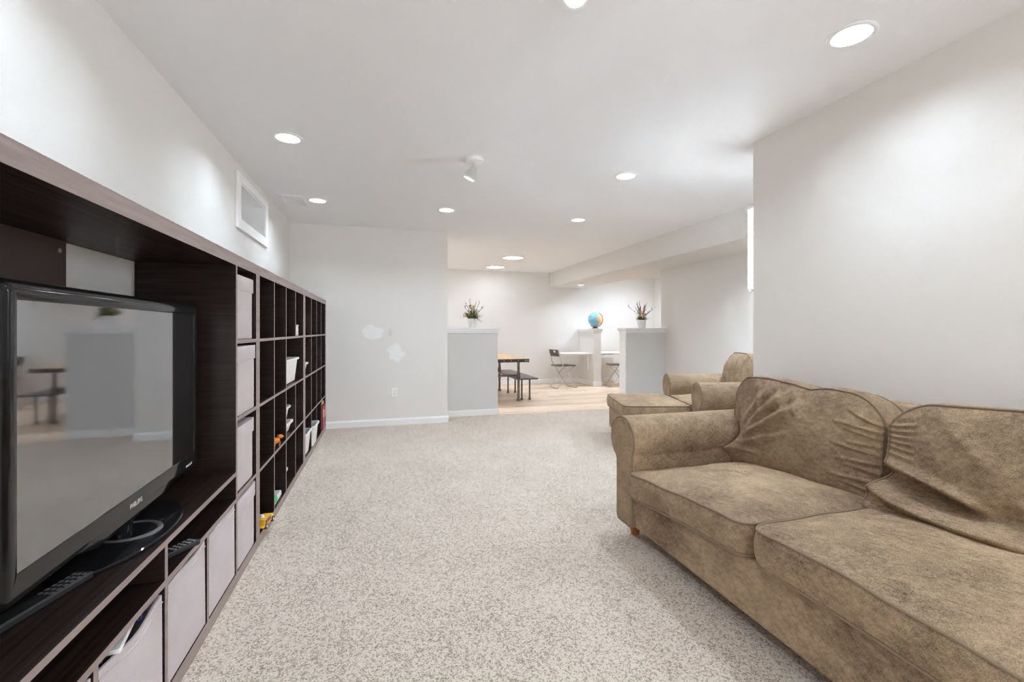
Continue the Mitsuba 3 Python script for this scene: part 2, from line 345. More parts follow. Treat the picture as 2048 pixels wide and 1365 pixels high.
def spot(x, y, dx, dy, label):
    """a ceiling spotlight: canopy, stem and a tilted glass shade round a small lamp"""
    t = thing('spotlight', label, 'spotlight', 'tilted ceiling spotlights'); z = CEIL
    obj('canopy', lathe([(.0, z - .030), (.035, z - .030), (.060, z - .022), (.066, z - .010), (.066, z)], (x, y, 0)), 'white_metal', t, 30)
    a = np.array((x, y, z - .03)); d = np.array((dx, dy, -1.0)); d /= np.linalg.norm(d)
    obj('stem', cyl(a + (0, 0, .002), a + (0, 0, -.03), .009), 'chrome', t, 40)
    p = a + np.array((0, 0, -.034))
    w = d; u = np.cross(w, (0, 1, 0)); u /= np.linalg.norm(u); M = frame(p, u, np.cross(w, u), w)
    obj('socket', xf(lathe([(0, -.012), (.016, -.010), (.021, 0), (.022, .026), (.0, .027)]), M), 'chrome', t, 30)
    obj('shade', xf(lathe([(.0225, .018), (.034, .034), (.041, .056), (.043, .078), (.039, .078), (.037, .056), (.030, .037), (.0195, .020), (.0225, .018)]), M), 'chrome', t, 30)
    obj('glass_rim', xf(lathe([(.0395, .0785), (.0445, .0785), (.0445, .086), (.0395, .086), (.0395, .0785)]), M), 'white_plastic', t, 30)
    b = trimesh.creation.icosphere(2, .021); b.apply_transform(M @ trans(0, 0, .060))
    emit('', 'bulb', b, (LAMP * L_SPOT).tolist(), t, True)
spot(.626, 3.186, -.45, .20, 'small shiny tilted spotlight hanging in the middle of the ceiling')
spot(.625, 1.42, -.35, -.95, 'glaring spotlight at the top edge of the picture')
spot(.65, -.2, -.3, .1, 'unseen spotlight behind the camera, lighting the near room')  # this one and the next are out of view and light the near room
spot(.65, -1.9, -.3, .1, 'unseen spotlight at the back of the room, lighting the near room')

tl = thing('tube_lamp', 'glowing vertical tube lamp at the end of the sofa wall', 'wall light')
TX, TY = XR + .026, YR + .048
emit('', 'tube', cyl((TX, TY, 1.425), (TX, TY, 1.945), .017, n=24), (LAMP * L_TUBE).tolist(), tl, 40)
for z in (1.40, 1.945):
    obj('end_cap', cyl((TX, TY, z), (TX, TY, z + .025), .019, n=24), 'white_plastic', tl, 40)
    obj('bracket', box(TX - .012, TX + .012, YR, TY, z + .004, z + .021, .002), 'white_plastic', tl)

# air vent in the ceiling
av = thing('air_vent', 'white slatted air register in the ceiling beside the small light', 'air vent')
vx, vy = -.80, 4.66
obj('frame', cat(box(vx - .10, vx - .08, vy - .17, vy + .17, CEIL - .008, CEIL, .002), box(vx + .08, vx + .10, vy - .17, vy + .17, CEIL - .008, CEIL, .002),
                 box(vx - .08, vx + .08, vy - .17, vy - .15, CEIL - .008, CEIL, .002), box(vx - .08, vx + .08, vy + .15, vy + .17, CEIL - .008, CEIL, .002)), 'white_metal', av)
obj('shade_plate', box(vx - .08, vx + .08, vy - .15, vy + .15, CEIL - .0015, CEIL), 'vent_shade', av)  # dark plate colours in the shade behind the slats
for i in range(9):
    y = vy - .135 + i * .0335
    obj('slat', hull([(x, y + a, CEIL - b) for x in (vx - .08, vx + .08) for a, b in ((0, .002), (.002, .001), (.015, .008), (.017, .007))]), 'white_metal', av)

# outlet on the back wall
ol = thing('power_outlet', 'white double power outlet low on the back wall', 'power outlet')
ox, oz = .135, .395
obj('plate', box(ox - .036, ox + .036, YB - .006, YB, oz - .058, oz + .058, .003), 'white_plastic', ol)
for s in (-1, 1):
    q = obj('socket', xf(cyl((0, 0, 0), (0, -.003, 0), .0165, n=24), trans(ox, YB - .006, oz + s * .0195)), 'white_metal', ol)
    obj('slot', cat(*[box(ox + a - .0014, ox + a + .0014, YB - .0097, YB - .009, oz + s * .0195 - .001, oz + s * .0195 + .008) for a in (-.0062, .0062)],
                    box(ox - .002, ox + .002, YB - .0097, YB - .009, oz + s * .0195 - .0105, oz + s * .0195 - .0065)), 'slot_dark', q)

# ------------------------------------------------------------------ dark shelving along the left wall
SX, SBK = -.634, XL + .003       # front plane and back
def board(parent, name, y0, y1, z0, z1, x0=SBK, x1=SX):
    """a dark board with an edge band at the front, coloured paler for grazing sheen"""
    k = obj(name, box(x0, x1 - .001, y0, y1, z0, z1), 'dark_wood', parent)
    obj('edge_band', box(x1 - .001, x1, y0, y1, z0, z1), 'dark_wood_sheen_edge', k)
    return k
TOPZ = 1.49
# television unit
tv_y0, tv_y1 = .86, 2.655
u = thing('media_unit', 'dark brown television bench with a tall frame and a column of cloth boxes', 'shelf unit')
board(u, 'top_board', tv_y0, tv_y1, TOPZ - .05, TOPZ)
board(u, 'side_panel', tv_y0, tv_y0 + .05, 0, TOPZ - .05)
board(u, 'side_panel', tv_y1 - .018, tv_y1, .05, TOPZ - .05)
board(u, 'upright', 2.300, 2.318, .05, TOPZ - .05)
board(u, 'bottom_board', tv_y0 + .05, tv_y1, 0, .05)
DECK = .510
board(u, 'deck_board', tv_y0 + .05, 2.300, DECK - .018, DECK)
board(u, 'shelf', tv_y0 + .05, 2.300, .372, .390)
for y in (1.265, 1.618, 1.960): board(u, 'divider', y - .009, y + .009, .05, .372)
board(u, 'slot_divider', 1.609, 1.627, .390, DECK - .018)
for z in (.393, .744, 1.095): board(u, 'shelf', 2.318, tv_y1 - .018, z - .009, z + .009)
bp = obj('back_panel', box(SBK, SBK + .016, tv_y0 + .05, 1.835, .62, TOPZ - .05), 'back_board_lit', u)
for z in (.70, 1.405): obj('cam_bolt', cyl((SBK + .015, 1.80, z), (SBK + .019, 1.80, z), .008, n=16), 'button_grey', bp)

def cube_shelf(y0, label, skip=()):
    u = thing('cube_shelf', label, 'shelf unit')
    y1 = y0 + 1.487
    board(u, 'top_board', y0, y1, TOPZ - .05, TOPZ); board(u, 'bottom_board', y0, y1, 0, .05)
    board(u, 'side_panel', y0, y0 + .05, .05, TOPZ - .05); board(u, 'side_panel', y1 - .05, y1, .05, TOPZ - .05)
    p = (1.387 + .016) / 4
    for i in (1, 2, 3): board(u, 'shelf', y0 + .05, y1 - .05, .05 + i * .3508 - .016, .05 + i * .3508)
    for r in range(4):
        for c in (1, 2, 3):
            if (r, c) in skip: continue
            y = y0 + .05 + c * p - .016
            board(u, 'divider', y, y + .016, .05 + r * .3508, .05 + r * .3508 + .3348)
    return y0 + .05, p
E1, P = cube_shelf(2.657, 'dark brown cube shelf of sixteen cubbies next to the television bench', {(2, 3)})
E2, _ = cube_shelf(4.146, 'dark brown cube shelf of sixteen cubbies against the back wall')
def cell(e, r, c):  # row from the bottom, column from the left: y range and floor of a cubby
    return e + c * P, e + c * P + P - .016, .05 + r * .3508

# ------------------------------------------------------------------ cloth boxes
def bulged(x0, x1, y0, y1, z0, z1, seed, amp=.008):
    m = trimesh.creation.box((1, 1, 1))
    for _ in range(4): m = m.subdivide()
    v = m.vertices * 2; r = np.random.RandomState(seed).uniform(0, 50, 3)
    e = np.abs(v)
    d = np.array((x1 - x0, y1 - y0, z1 - z0)) / 2
    q = v * d
    fx = (np.sign(v[:, 0]) * (e[:, 0] > .99)) * (1 - v[:, 1] ** 2) * (1 - v[:, 2] ** 2)
    fy = (np.sign(v[:, 1]) * (e[:, 1] > .99)) * (1 - v[:, 0] ** 2) * (1 - v[:, 2] ** 2)
    n = meshkit.fbm(np.ascontiguousarray(q * 7 + r)) if False else np.sin(q[:, 1] * 23 + r[0]) * np.sin(q[:, 2] * 17 + r[1])
    q[:, 0] += fx * amp * (.8 + .5 * n); q[:, 1] += fy * amp * .5
    # round the upright edges a little
    s = np.maximum(0, e[:, 0] * e[:, 1] - .80)
    q[:, 0] -= np.sign(v[:, 0]) * s * .02
    m.vertices = q + np.array(((x0 + x1) / 2, (y0 + y1) / 2, (z0 + z1) / 2))
    return m
def lidded_box(y0, y1, z0, z1, xf_, label, seed, group):
    t = thing('storage_box', label, 'storage box', group)
    x0 = SBK + .03
    obj('body', bulged(x0, xf_, y0, y1, z0, z1 - .012, seed, .007), 'box_cloth', t, 50)
    obj('lid', bulged(x0 - .003, xf_ + .006, y0 - .003, y1 + .003, z1 - .068, z1, seed + 1, .006), 'box_cloth', t, 50)
c0, c1 = 2.322, 2.618
lidded_box(c0, c1, 1.105, 1.405, SX - .012, 'tall light grey cloth box in the top cubby of the column beside the television', 1, 'cloth boxes in the column')
lidded_box(c0, c1 + .004, .754, 1.072, SX - .004, 'light grey cloth box second from the top of the column beside the television', 3, 'cloth boxes in the column')
lidded_box(c0, c1, .403, .700, SX - .010, 'light grey cloth box third from the top of the column beside the television', 5, 'cloth boxes in the column')
lidded_box(c0, c1 + .003, .051, .368, SX - .004, 'light grey cloth box at the bottom of the column beside the television', 7, 'cloth boxes in the column')
def open_box(y0, y1, zf, label, seed, sag=0.0):
    """an open cloth box: four thin walls and a floor, the front one sagging"""
    t = thing('storage_box', label, 'storage box', 'cloth boxes under the television')
    x0, x1, z0 = SBK + .03, SX - .004, .052
    ny, nz = 24, 20
    yy, zz = np.meshgrid(np.linspace(y0, y1, ny), np.linspace(z0, zf, nz), indexing='ij')
    uu = (yy - y0) / (y1 - y0); vv = (zz - z0) / (zf - z0)
    zz = zz - sag * vv * np.sin(uu * PI)
    xx = x1 + .010 * np.sin(uu * PI) * np.sin(vv * PI) + .003 * np.sin(uu * 9 + seed) * vv
    v0 = np.stack([xx, yy, zz], -1).reshape(-1, 3); v1 = v0 - (.006, 0, 0)
    i, j = np.meshgrid(np.arange(ny - 1), np.arange(nz - 1), indexing='ij'); a = (i * nz + j).ravel()
    q = np.stack([a, a + nz, a + nz + 1, a + 1], 1); N = ny * nz
    rim = np.array([[k * nz + nz - 1, (k + 1) * nz + nz - 1, (k + 1) * nz + nz - 1 + N, k * nz + nz - 1 + N] for k in range(ny - 1)])
    f = np.vstack([q, q[:, ::-1] + N, rim])
    fr = trimesh.Trimesh(np.vstack([v0, v1]), np.vstack([f[:, [0, 1, 2]], f[:, [0, 2, 3]]]), process=False)
    obj('front', fr, 'box_cloth', t, 50)
    obj('hem', tube(np.stack([xx[:, -1] + .0015, yy[:, -1], zz[:, -1] - .022], -1), .0022, 6), 'box_cloth', t, True)
    obj('body', cat(box(x0, x1 - .008, y0, y0 + .005, z0, zf), box(x0, x1 - .008, y1 - .005, y1, z0, zf), box(x0, x0 + .005, y0 + .005, y1 - .005, z0, zf), box(x0 + .005, x1 - .008, y0 + .005, y1 - .005, z0, z0 + .006)), 'box_cloth', t)
    return t
open_box(1.974, 2.294, .366, 'light grey cloth box under the television unit, right end of the bottom row', 1)
open_box(1.632, 1.946, .362, 'light grey cloth box in the middle of the bottom row under the television', 2, .004)
open_box(1.280, 1.602, .352, 'overfilled light grey cloth box with things poking out, nearest in the bottom row', 3, .020)
open_box(.915, 1.250, .360, 'light grey cloth box at the left end of the bottom row', 4)
# what pokes out of the overfilled box
rr = random.Random(8)
for n, (m, c, lab) in enumerate((('cable_navy', 0, 'dark blue bundle poking out of the overfilled box'), ('toy_red', 1, 'red cable loop in the overfilled box'), ('matt_black', 2, 'black cord in the overfilled box'))):
    pts = []
    for i in range(60):
        a = i * .33
        pts.append((-.668 - .02 * n + .008 * math.sin(a * 1.3 + n), 1.315 + .255 * i / 59, .336 + .008 * n + .009 * math.sin(a * 1.9 + 2 * n)))
    k = obj('cable_bundle', tube(pts, .0042, 8), m, None, True); tag(k, lab, 'cable', 'cables in the overfilled box')
k = obj('toy_card', xf(box(-.045, .045, -.07, .07, 0, .012, .003), trans(-.69, 1.42, .338) @ rotz(12)), 'toy_white'); tag(k, 'white card lying on top of the overfilled box', 'card')

# ------------------------------------------------------------------ white plastic bins in the cubbies
def bin_mesh(y0, y1, x0, x1, z, h):
    """open tapering tub with a rolled rim"""
    def loop(o, zz, r=.02):
        p = np.array(sg.box(x0 + o, y0 + o, x1 - o, y1 - o).buffer(-r).buffer(r, quad_segs=4).exterior.coords)[:-1]
        return p, zz
    ins = .028
    prof = [(ins + .02, z), (ins, z + .006), (.012, z + h - .018), (.012, z + h - .016), (.0, z + h - .016), (.0, z + h - .002), (.003, z + h), (.012, z + h), (.016, z + h - .004), (ins + .004, z + .010)]
    V, n = [], None
    for o, zz in prof:
        p = np.array(sg.box(x0, y0, x1, y1).buffer(-.025).buffer(.025, quad_segs=4).exterior.coords)[:-1]
        c = np.array(((x0 + x1) / 2, (y0 + y1) / 2)); s = np.array(((x1 - x0) / 2 - o, (y1 - y0) / 2 - o)) / np.array(((x1 - x0) / 2, (y1 - y0) / 2))
        q = c + (p - c) * s; n = len(q); V.append(np.column_stack([q, np.full(n, zz)]))
    V = np.vstack(V); i = np.arange(n); j = (i + 1) % n; f = []
    for k in range(len(prof) - 1): f += [np.stack([k * n + i, k * n + j, (k + 1) * n + j], 1), np.stack([k * n + i, (k + 1) * n + j, (k + 1) * n + i], 1)]
    L = len(prof) - 1
    V = np.vstack([V, [[(x0 + x1) / 2, (y0 + y1) / 2, z]], [[(x0 + x1) / 2, (y0 + y1) / 2, z + .010]]])
    f += [np.stack([j, i, i * 0 + len(V) - 2], 1), np.stack([L * n + i, L * n + j, i * 0 + len(V) - 1], 1)]
    return trimesh.Trimesh(V, np.vstack(f), process=False)
ORD = ('bottom', 'second', 'third', 'top'); COL = ('first', 'second', 'third', 'last')
def bins(e, r, c, hs, rec, which):
    y0, y1, z = cell(e, r, c)
    for i, h in enumerate(hs):
        pos = '' if len(hs) == 1 else ('lower ' if i == 0 else 'upper ')
        row = ('bottom', 'second lowest', 'second', 'top')[r]
        k = obj('plastic_bin', bin_mesh(y0 + .012, y1 - .012, SBK + .06, SX - rec[i], z, h), 'white_plastic', None, 40)
        tag(k, f'{pos}white plastic bin in the {row} row, {COL[c]} cubby, of the {which} cube shelf', 'storage bin', 'white plastic bins in the cube shelves')
        z += h - .004
bins(E1, 1, 2, (.082, .112), (.010, .027), 'nearer')
bins(E1, 1, 3, (.075, .112), (.055, .060), 'nearer')
bins(E1, 0, 2, (.075,), (.045,), 'nearer')
bins(E1, 0, 3, (.080, .112), (.052, .052), 'nearer')
bins(E2, 3, 0, (.100, .112), (.045, .045), 'farther')
bins(E2, 2, 0, (.105, .112), (.020, .055), 'farther')
bins(E2, 2, 2, (.100, .112), (.040, .040), 'farther')
bins(E2, 1, 0, (.180,), (.055,), 'farther')
bins(E2, 0, 0, (.200,), (-.012,), 'farther')
bins(E2, 0, 1, (.200,), (-.030,), 'farther')
y0, _, z = cell(E1, 2, 2)
k = obj('plastic_bin', bin_mesh(3.46, 3.93, SBK + .03, SX - .002, z, .185), 'white_plastic', None, 40)
tag(k, 'big white plastic tub in the double width cubby of the nearer cube shelf', 'storage bin', 'white plastic bins in the cube shelves')
# odds and ends on the shelves
y0, y1, z = cell(E1, 3, 3)
k = thing('small_box', 'small white box alone in the top row of the nearer cube shelf', 'box')
obj('body', box(SX - .10, SX - .022, y0 + .12, y0 + .24, z, z + .074, .003), 'toy_white', k); obj('lid', box(SX - .102, SX - .020, y0 + .118, y0 + .242, z + .074, z + .088, .003), 'box_cloth', k)
def toy_truck():
    y0, y1, z = cell(E1, 0, 0)
    t = thing('toy_bus', 'yellow toy truck in the bottom first cubby of the cube shelf', 'toy')
    L = lambda m: xf(m, trans(SX - .012, y0 + .125, z - .011) @ rotz(84) @ np.diag([.72, .72, .72, 1]))
    obj('chassis', L(box(-.115, .115, -.045, .045, .022 + .012, .05, .006)), 'toy_yellow', t)
    obj('cab', L(hull([(a, s * .045, h) for s in (-1, 1) for a, h in ((-.10, .05), (.055, .05), (.045, .088), (-.095, .096))])), 'toy_yellow', t)
    obj('bonnet', L(box(.05, .115, -.042, .042, .048, .070, .008)), 'toy_yellow', t)
    obj('window', L(cat(*[box(a, a + .032, s * .0452 - .001, s * .0452 + .001, .062, .084) for a in (-.085, -.045, -.005) for s in (-1, 1)])), 'cable_navy', t)
    for q in (-1, 1): obj('stripe', L(box(-.09, .05, q * .0455 - .001, q * .0455 + .001, .052, .059)), 'toy_red', t)
    obj('roof_lamp', L(cyl((-.03, 0, .09), (-.03, 0, .112), .02, .014)), 'toy_white', t, 40)
    for a in (-.07, .075):
        for s in (-1, 1):
            w = obj('wheel', L(cyl((a, s * .030, .036), (a, s * .050, .036), .020, n=20)), 'matt_black', t, 40)
            obj('hub', L(cyl((a, s * .050, .036), (a, s * .0515, .036), .010, n=14)), 'toy_white', w)
toy_truck()
y0, y1, z = cell(E1, 0, 1)
t = thing('board_game', 'white toy tray with a green dome in the bottom second cubby', 'game box')
Mg = trans(SX - .10, y0 + .14, z)
obj('tray', xf(box(-.16, .085, -.12, .13, 0, .034, .004), Mg), 'toy_white', t)
obj('dome', xf(trimesh.creation.icosphere(3, 1.0), Mg @ trans(.045, -.045, .030) @ np.diag([.05, .062, .032, 1])), 'toy_green', t, True)
y0, y1, z = cell(E1, 1, 1)
t = thing('toy_dinosaur', 'orange toy animal standing in the second cubby of the third row', 'toy')
def Ld(m): return xf(m, trans(SX - .035, y0 + .13, z) @ rotz(70) @ np.diag([.8, .8, .62, 1]))
obj('body', Ld(xf(trimesh.creation.icosphere(3, 1.0), trans(0, 0, .062) @ np.diag([.075, .032, .034, 1]))), 'toy_orange', t, True)
obj('head', Ld(hull(np.vstack([trimesh.creation.icosphere(1, .024).vertices + (.085, 0, .088), trimesh.creation.icosphere(1, .014).vertices + (.118, 0, .080)]))), 'toy_orange', t, 40)
obj('tail', Ld(tube([(-.06, 0, .065), (-.10, 0, .072), (-.135, .01, .09)], [.018, .011, .003])), 'toy_orange', t, True)
for a in (-.04, .045):
    for s in (-1, 1): obj('leg', Ld(cyl((a, s * .02, .05), (a, s * .022, 0), .011, .013)), 'toy_yellow' if s > 0 else 'toy_brown', t, 40)
y0, y1, z = cell(E2, 0, 3)
for i, (w, h, m, lab) in enumerate(((.05, .265, 'book_cover', 'dark red picture book at the end of the bottom row'), (.045, .25, 'toy_red', 'bright red game box at the end of the bottom row'), (.05, .27, 'cable_navy', 'dark blue book in the end cubby of the bottom row'), (.05, .24, 'book_cover', 'maroon book beside the bright red box'))):
    a = y0 + .10 + i * .056
    k = thing('game_box', lab, 'book')
    obj('box', box(SBK + .09, SX + .004, a, a + w, z, z + h, .003), m, k)
    obj('label_panel', box(SX + .004, SX + .005, a + .008, a + w - .008, z + h * .5, z + h * .85), ('toy_white', 'toy_yellow', 'toy_red', 'card_yellow')[i], k)
k = obj('yellow_block', box(SX - .09, SX - .005, y0 + .15, y0 + .24, z + .271, z + .306, .004), 'card_yellow'); tag(k, 'yellow block lying on top of the red boxes in the end cubby', 'toy')

# ------------------------------------------------------------------ television
tvR = trimesh.transformations.rotation_matrix(math.radians(1.75), (0, 0, 1), (0, 0, 0))
TVC = np.array((-.735, 1.67, 0))
# local: a = along the screen (towards the back wall), z up, depth d towards the room
def tvframe(): return frame(TVC, (-.0262, .99966, 0), (0, 0, 1), (.99966, .0262, 0))
TVM = tvframe()
def rr_loop(a0, a1, b0, b1, r, q=8):
    return np.array(sg.box(a0, b0, a1, b1).buffer(-r).buffer(r, quad_segs=q).exterior.coords)[:-1]
def loft(loops):
    n = len(loops[0]); V = np.vstack(loops); i = np.arange(n); j = (i + 1) % n; f = []
    for k in range(len(loops) - 1): f += [np.stack([k * n + i, (k + 1) * n + j, k * n + j], 1), np.stack([k * n + i, (k + 1) * n + i, (k + 1) * n + j], 1)]
    return trimesh.Trimesh(V, np.vstack(f), process=False)
ta0, ta1, tb0, tb1 = -.535, .535, .580, 1.256
def tvloop(ins, d, bot=None, r=.03, q=10):
    p = np.array(sg.box(-1, -1, 1, 1).buffer(-.1).buffer(.1, quad_segs=q).exterior.coords)[:-1]
    # same topology for each loop: corners of a unit square with rounded corners, stretched
    b = ins if bot is None else bot
    a0, a1, z0, z1 = ta0 + ins, ta1 - ins, tb0 + b, tb1 - ins
    rr_ = max(r - ins, .004)
    out = []
    for x, y in p:
        sx, sy = np.sign(x), np.sign(y)
        dx, dy = (abs(x) - .9) / .1, (abs(y) - .9) / .1
        cx = (a1 if sx > 0 else a0) - sx * (rr_ - rr_ * max(dx, 0)) if dx > -1e-6 else None
        X = ((a1 if sx > 0 else a0) - sx * rr_ * (1 - dx)) if dx > 0 else ((a1 if sx > 0 else a0) - sx * rr_)
        Y = ((z1 if sy > 0 else z0) - sy * rr_ * (1 - dy)) if dy > 0 else ((z1 if sy > 0 else z0) - sy * rr_)
        out.append((X, Y, d))
    return np.array(out)
tv = thing('television', 'large black flat screen television on a swivel stand on the deck', 'television')
loops = [tvloop(.0, -.045), tvloop(.0, -.022), tvloop(.0025, -.013), tvloop(.007, -.006), tvloop(.014, -.0015), tvloop(.024, 0), tvloop(.040, -.0012, .062), tvloop(.044, -.004, .066)]
fl = []
for a, b in zip(loops[:-1], loops[1:]):
    fl += [a]
def densify(lps):
    out = []
    for l in lps:
        nxt = np.roll(l, -1, 0); seg = np.linalg.norm(nxt - l, axis=1)
        pts = []
        for k in range(len(l)):
            m = 12 if np.linalg.norm(np.roll(lps[0], -1, 0)[k] - lps[0][k]) > .1 else 1
            for s in range(m): pts.append(l[k] + (nxt[k] - l[k]) * s / m)
        out.append(np.array(pts))
    return out
loops = densify(loops)
fm = loft(loops); fm.invert()
if fm.face_normals[np.argmax(fm.triangles_center[:, 2])][2] < 0: fm.invert()
obj('bezel', xf(fm, TVM), 'gloss_black', tv, 35)
sl = loops[-1]
obj('screen', xf(box(ta0 + .040, ta1 - .040, tb0 + .062, tb1 - .040, -.012, -.0042), TVM), 'screen', tv)
obj('back_cover', xf(hull([(a, b, d) for a, b, d in [(ta0 + .004, tb0 + .004, -.045), (ta1 - .004, tb0 + .004, -.045), (ta0 + .004, tb1 - .004, -.045), (ta1 - .004, tb1 - .004, -.045),
                                                     (ta0 + .07, tb0 + .05, -.095), (ta1 - .07, tb0 + .05, -.095), (ta0 + .07, tb1 - .07, -.095), (ta1 - .07, tb1 - .07, -.095)]]), TVM), 'matt_black', tv)
# the bulge under the screen with the maker's name
obj('chin', xf(hull([(a, tb0 + b, d) for a, b, d in ((-.30, .012, -.004), (.30, .012, -.004), (-.20, -.012, -.004), (.20, -.012, -.004), (-.30, .012, -.04), (.30, .012, -.04), (-.20, -.012, -.04), (.20, -.012, -.04), (-.18, 0, .002), (.18, 0, .002), (-.26, .03, -.001), (.26, .03, -.001))]), TVM), 'gloss_black', tv)
def text_on(s, h, M):
    m = meshkit.text_mesh(s, h)
    m = m if isinstance(m, trimesh.Trimesh) else trimesh.Trimesh(*m[:2], process=False)
    b = m.bounds; m.apply_translation((-(b[0][0] + b[1][0]) / 2, -(b[0][1] + b[1][1]) / 2, -b[0][2]))
    m.vertices[:, 2] *= .0008 / max(1e-6, np.ptp(m.vertices[:, 2]))
    m.apply_transform(M); return m
# lettering reads from the room: its right is away from the camera
obj('lettering', xf(text_on('PHILIPS', .014, trans(0, tb0 + .034, .0005)), TVM), 'silver_print', tv)
obj('lettering', xf(text_on('AMBILIGHT', .008, trans(.43, tb0 + .030, .0005)), TVM), 'silver_print', tv)
st = obj('stand_neck', cat(cyl((-.775, 1.67, DECK + .018), (-.775, 1.67, tb0 + .02), .028, .034, 24)), 'gloss_black', tv, 40)
el = sa.scale(sg.Point(0, 0).buffer(1, quad_segs=40), .135, .285)
def ell(sx, sy, z, c=(-.775, 1.68)):
    a = np.linspace(0, 2 * PI, 120, endpoint=False)
    x = np.sign(np.cos(a)) * np.abs(np.cos(a)) ** 1.0 * sx; y = np.sin(a) * sy
    # the lens-shaped plate comes to blunt points at both ends
    x = sx * np.cos(a) * (1 - .18 * np.abs(np.sin(a)) ** 3)
    return np.column_stack([c[0] + x, c[1] + y, np.full(120, z)])
bs = loft([ell(.128, .283, DECK), ell(.131, .287, DECK + .003), ell(.131, .287, DECK + .008), ell(.127, .282, DECK + .0115), ell(.085, .21, DECK + .0155), ell(.05, .12, DECK + .018), ell(.001, .001, DECK + .018)])
if bs.face_normals[np.argmax(bs.triangles_center[:, 2])][2] < 0: bs.invert()
sb = obj('stand_base', bs, 'gloss_black', tv, 25)
obj('swivel_ring', lathe([(.066, DECK + .016), (.070, DECK + .021), (.075, DECK + .022), (.080, DECK + .019), (.082, DECK + .014)], (-.750, 1.67, 0)), 'ring_grey', sb, 40)
k = thing('remote_control', 'long black remote control lying in front of the television', 'remote control')
def remote(k, M, L, n, btn):
    obj('body', xf(box(-L / 2, L / 2, -.022, .022, .0005, .019, .004), M), 'matt_black', k)
    for i in range(n):
        for j in (-1, 0, 1):
            obj('button', xf(box(L / 2 - .014 - i * .017 - .010, L / 2 - .014 - i * .017, j * .013 - .004, j * .013 + .004, .019, .0208, .0008), M), btn, k)
remote(k, trans(-.765, 1.315, DECK) @ rotz(76), .23, 6, 'ring_grey')
k = thing('remote_control', 'small black remote control in the slot under the television', 'remote control')
remote(k, trans(-.675, 1.80, .390) @ rotz(58), .14, 5, 'button_grey')

# ------------------------------------------------------------------ upholstery
def cushion(w, h, t, crown, corner=.06, N=260, K=46, bulge=.012, fold=None, back=.5):
    """boxed cushion: panel in local (u, v), thickness along +n; returns mesh, front seam loop, back seam loop"""
    def per(s):
        p = np.array(sg.box(-w / 2, -h / 2, w / 2, h / 2).buffer(-corner).buffer(corner, quad_segs=16).exterior.coords)
        d = np.r_[0, np.cumsum(np.linalg.norm(np.diff(p, axis=0), axis=1))]; q = np.linspace(0, d[-1], N, endpoint=False)
        return np.column_stack([np.interp(q, d, p[:, 0]), np.interp(q, d, p[:, 1])])
    P_ = per(0)
    if np.sum(P_[:, 0] * np.roll(P_[:, 1], -1) - P_[:, 1] * np.roll(P_[:, 0], -1)) < 0: P_ = P_[::-1]
    rho = np.linspace(0, 1, K + 1)[1:] ** .85
    V = [np.array([[0, 0, t / 2 + crown]])]
    def panel(r, s, cr):
        x, y = P_[:, 0] * r, P_[:, 1] * r
        ex, ey = np.abs(x) / (w / 2), np.abs(y) / (h / 2)
        z = t / 2 + cr * (1 - ex ** 2.6) * (1 - ey ** 2.6) + .010 * (1 - r ** 10)
        return np.column_stack([x, y, s * z])
    front = [panel(r, 1, crown) for r in rho]
    side = []
    for s in np.linspace(1, -1, 9)[1:-1]:
        g = 1 - s * s
        nrm = P_ / np.maximum(np.linalg.norm(P_, axis=1, keepdims=True), 1e-9)
        tn = np.roll(P_, -1, 0) - np.roll(P_, 1, 0); nn = np.column_stack([tn[:, 1], -tn[:, 0]]); nn /= np.linalg.norm(nn, axis=1, keepdims=True)
        side.append(np.column_stack([P_ + nn * bulge * g, np.full(N, s * t / 2)]))
    backp = [panel(r, -1, crown * back) for r in rho[::-1]]
    rings = front + side + backp
    V = np.vstack([[[0, 0, t / 2 + crown + .010]], *rings, [[0, 0, -t / 2 - crown * back - .010]]])
    i = np.arange(N); j = (i + 1) % N; f = [np.stack([i * 0, i + 1, j + 1], 1)]
    for k in range(len(rings) - 1):
        a, b = 1 + k * N, 1 + (k + 1) * N
        f += [np.stack([a + i, b + i, b + j], 1), np.stack([a + i, b + j, a + j], 1)]
    a = 1 + (len(rings) - 1) * N
    f.append(np.stack([a + j, a + i, i * 0 + len(V) - 1], 1))
    def warp(q): return q if fold is None else fold(q, w, h, t)
    V = warp(V)
    m = trimesh.Trimesh(V, np.vstack(f), process=False)
    if m.volume < 0: m.invert()
    nn = P_ / np.linalg.norm(P_, axis=1, keepdims=True)
    s1 = warp(np.column_stack([P_ + nn * .002, np.full(N, t / 2 + .001)])); s2 = warp(np.column_stack([P_ + nn * .002, np.full(N, -t / 2 - .001)]))
    return m, s1, s2
def add_cushion(name, parent, M, geo, label=None, both=True):
    m, s1, s2 = geo
    k = obj(name, xf(m, M), 'chenille', parent, True)
    if label: tag(k, label)
    def tf(p): return p @ M[:3, :3].T + M[:3, 3]
    obj('piping', tube(tf(s1), .0042, 8, True), 'piping_cloth', k, True)
    if both: obj('piping', tube(tf(s2), .0042, 8, True), 'piping_cloth', k, True)
    return k
def sstep(a, b, x):
    t = np.clip((x - a) / (b - a), 0, 1); return t * t * (3 - 2 * t)
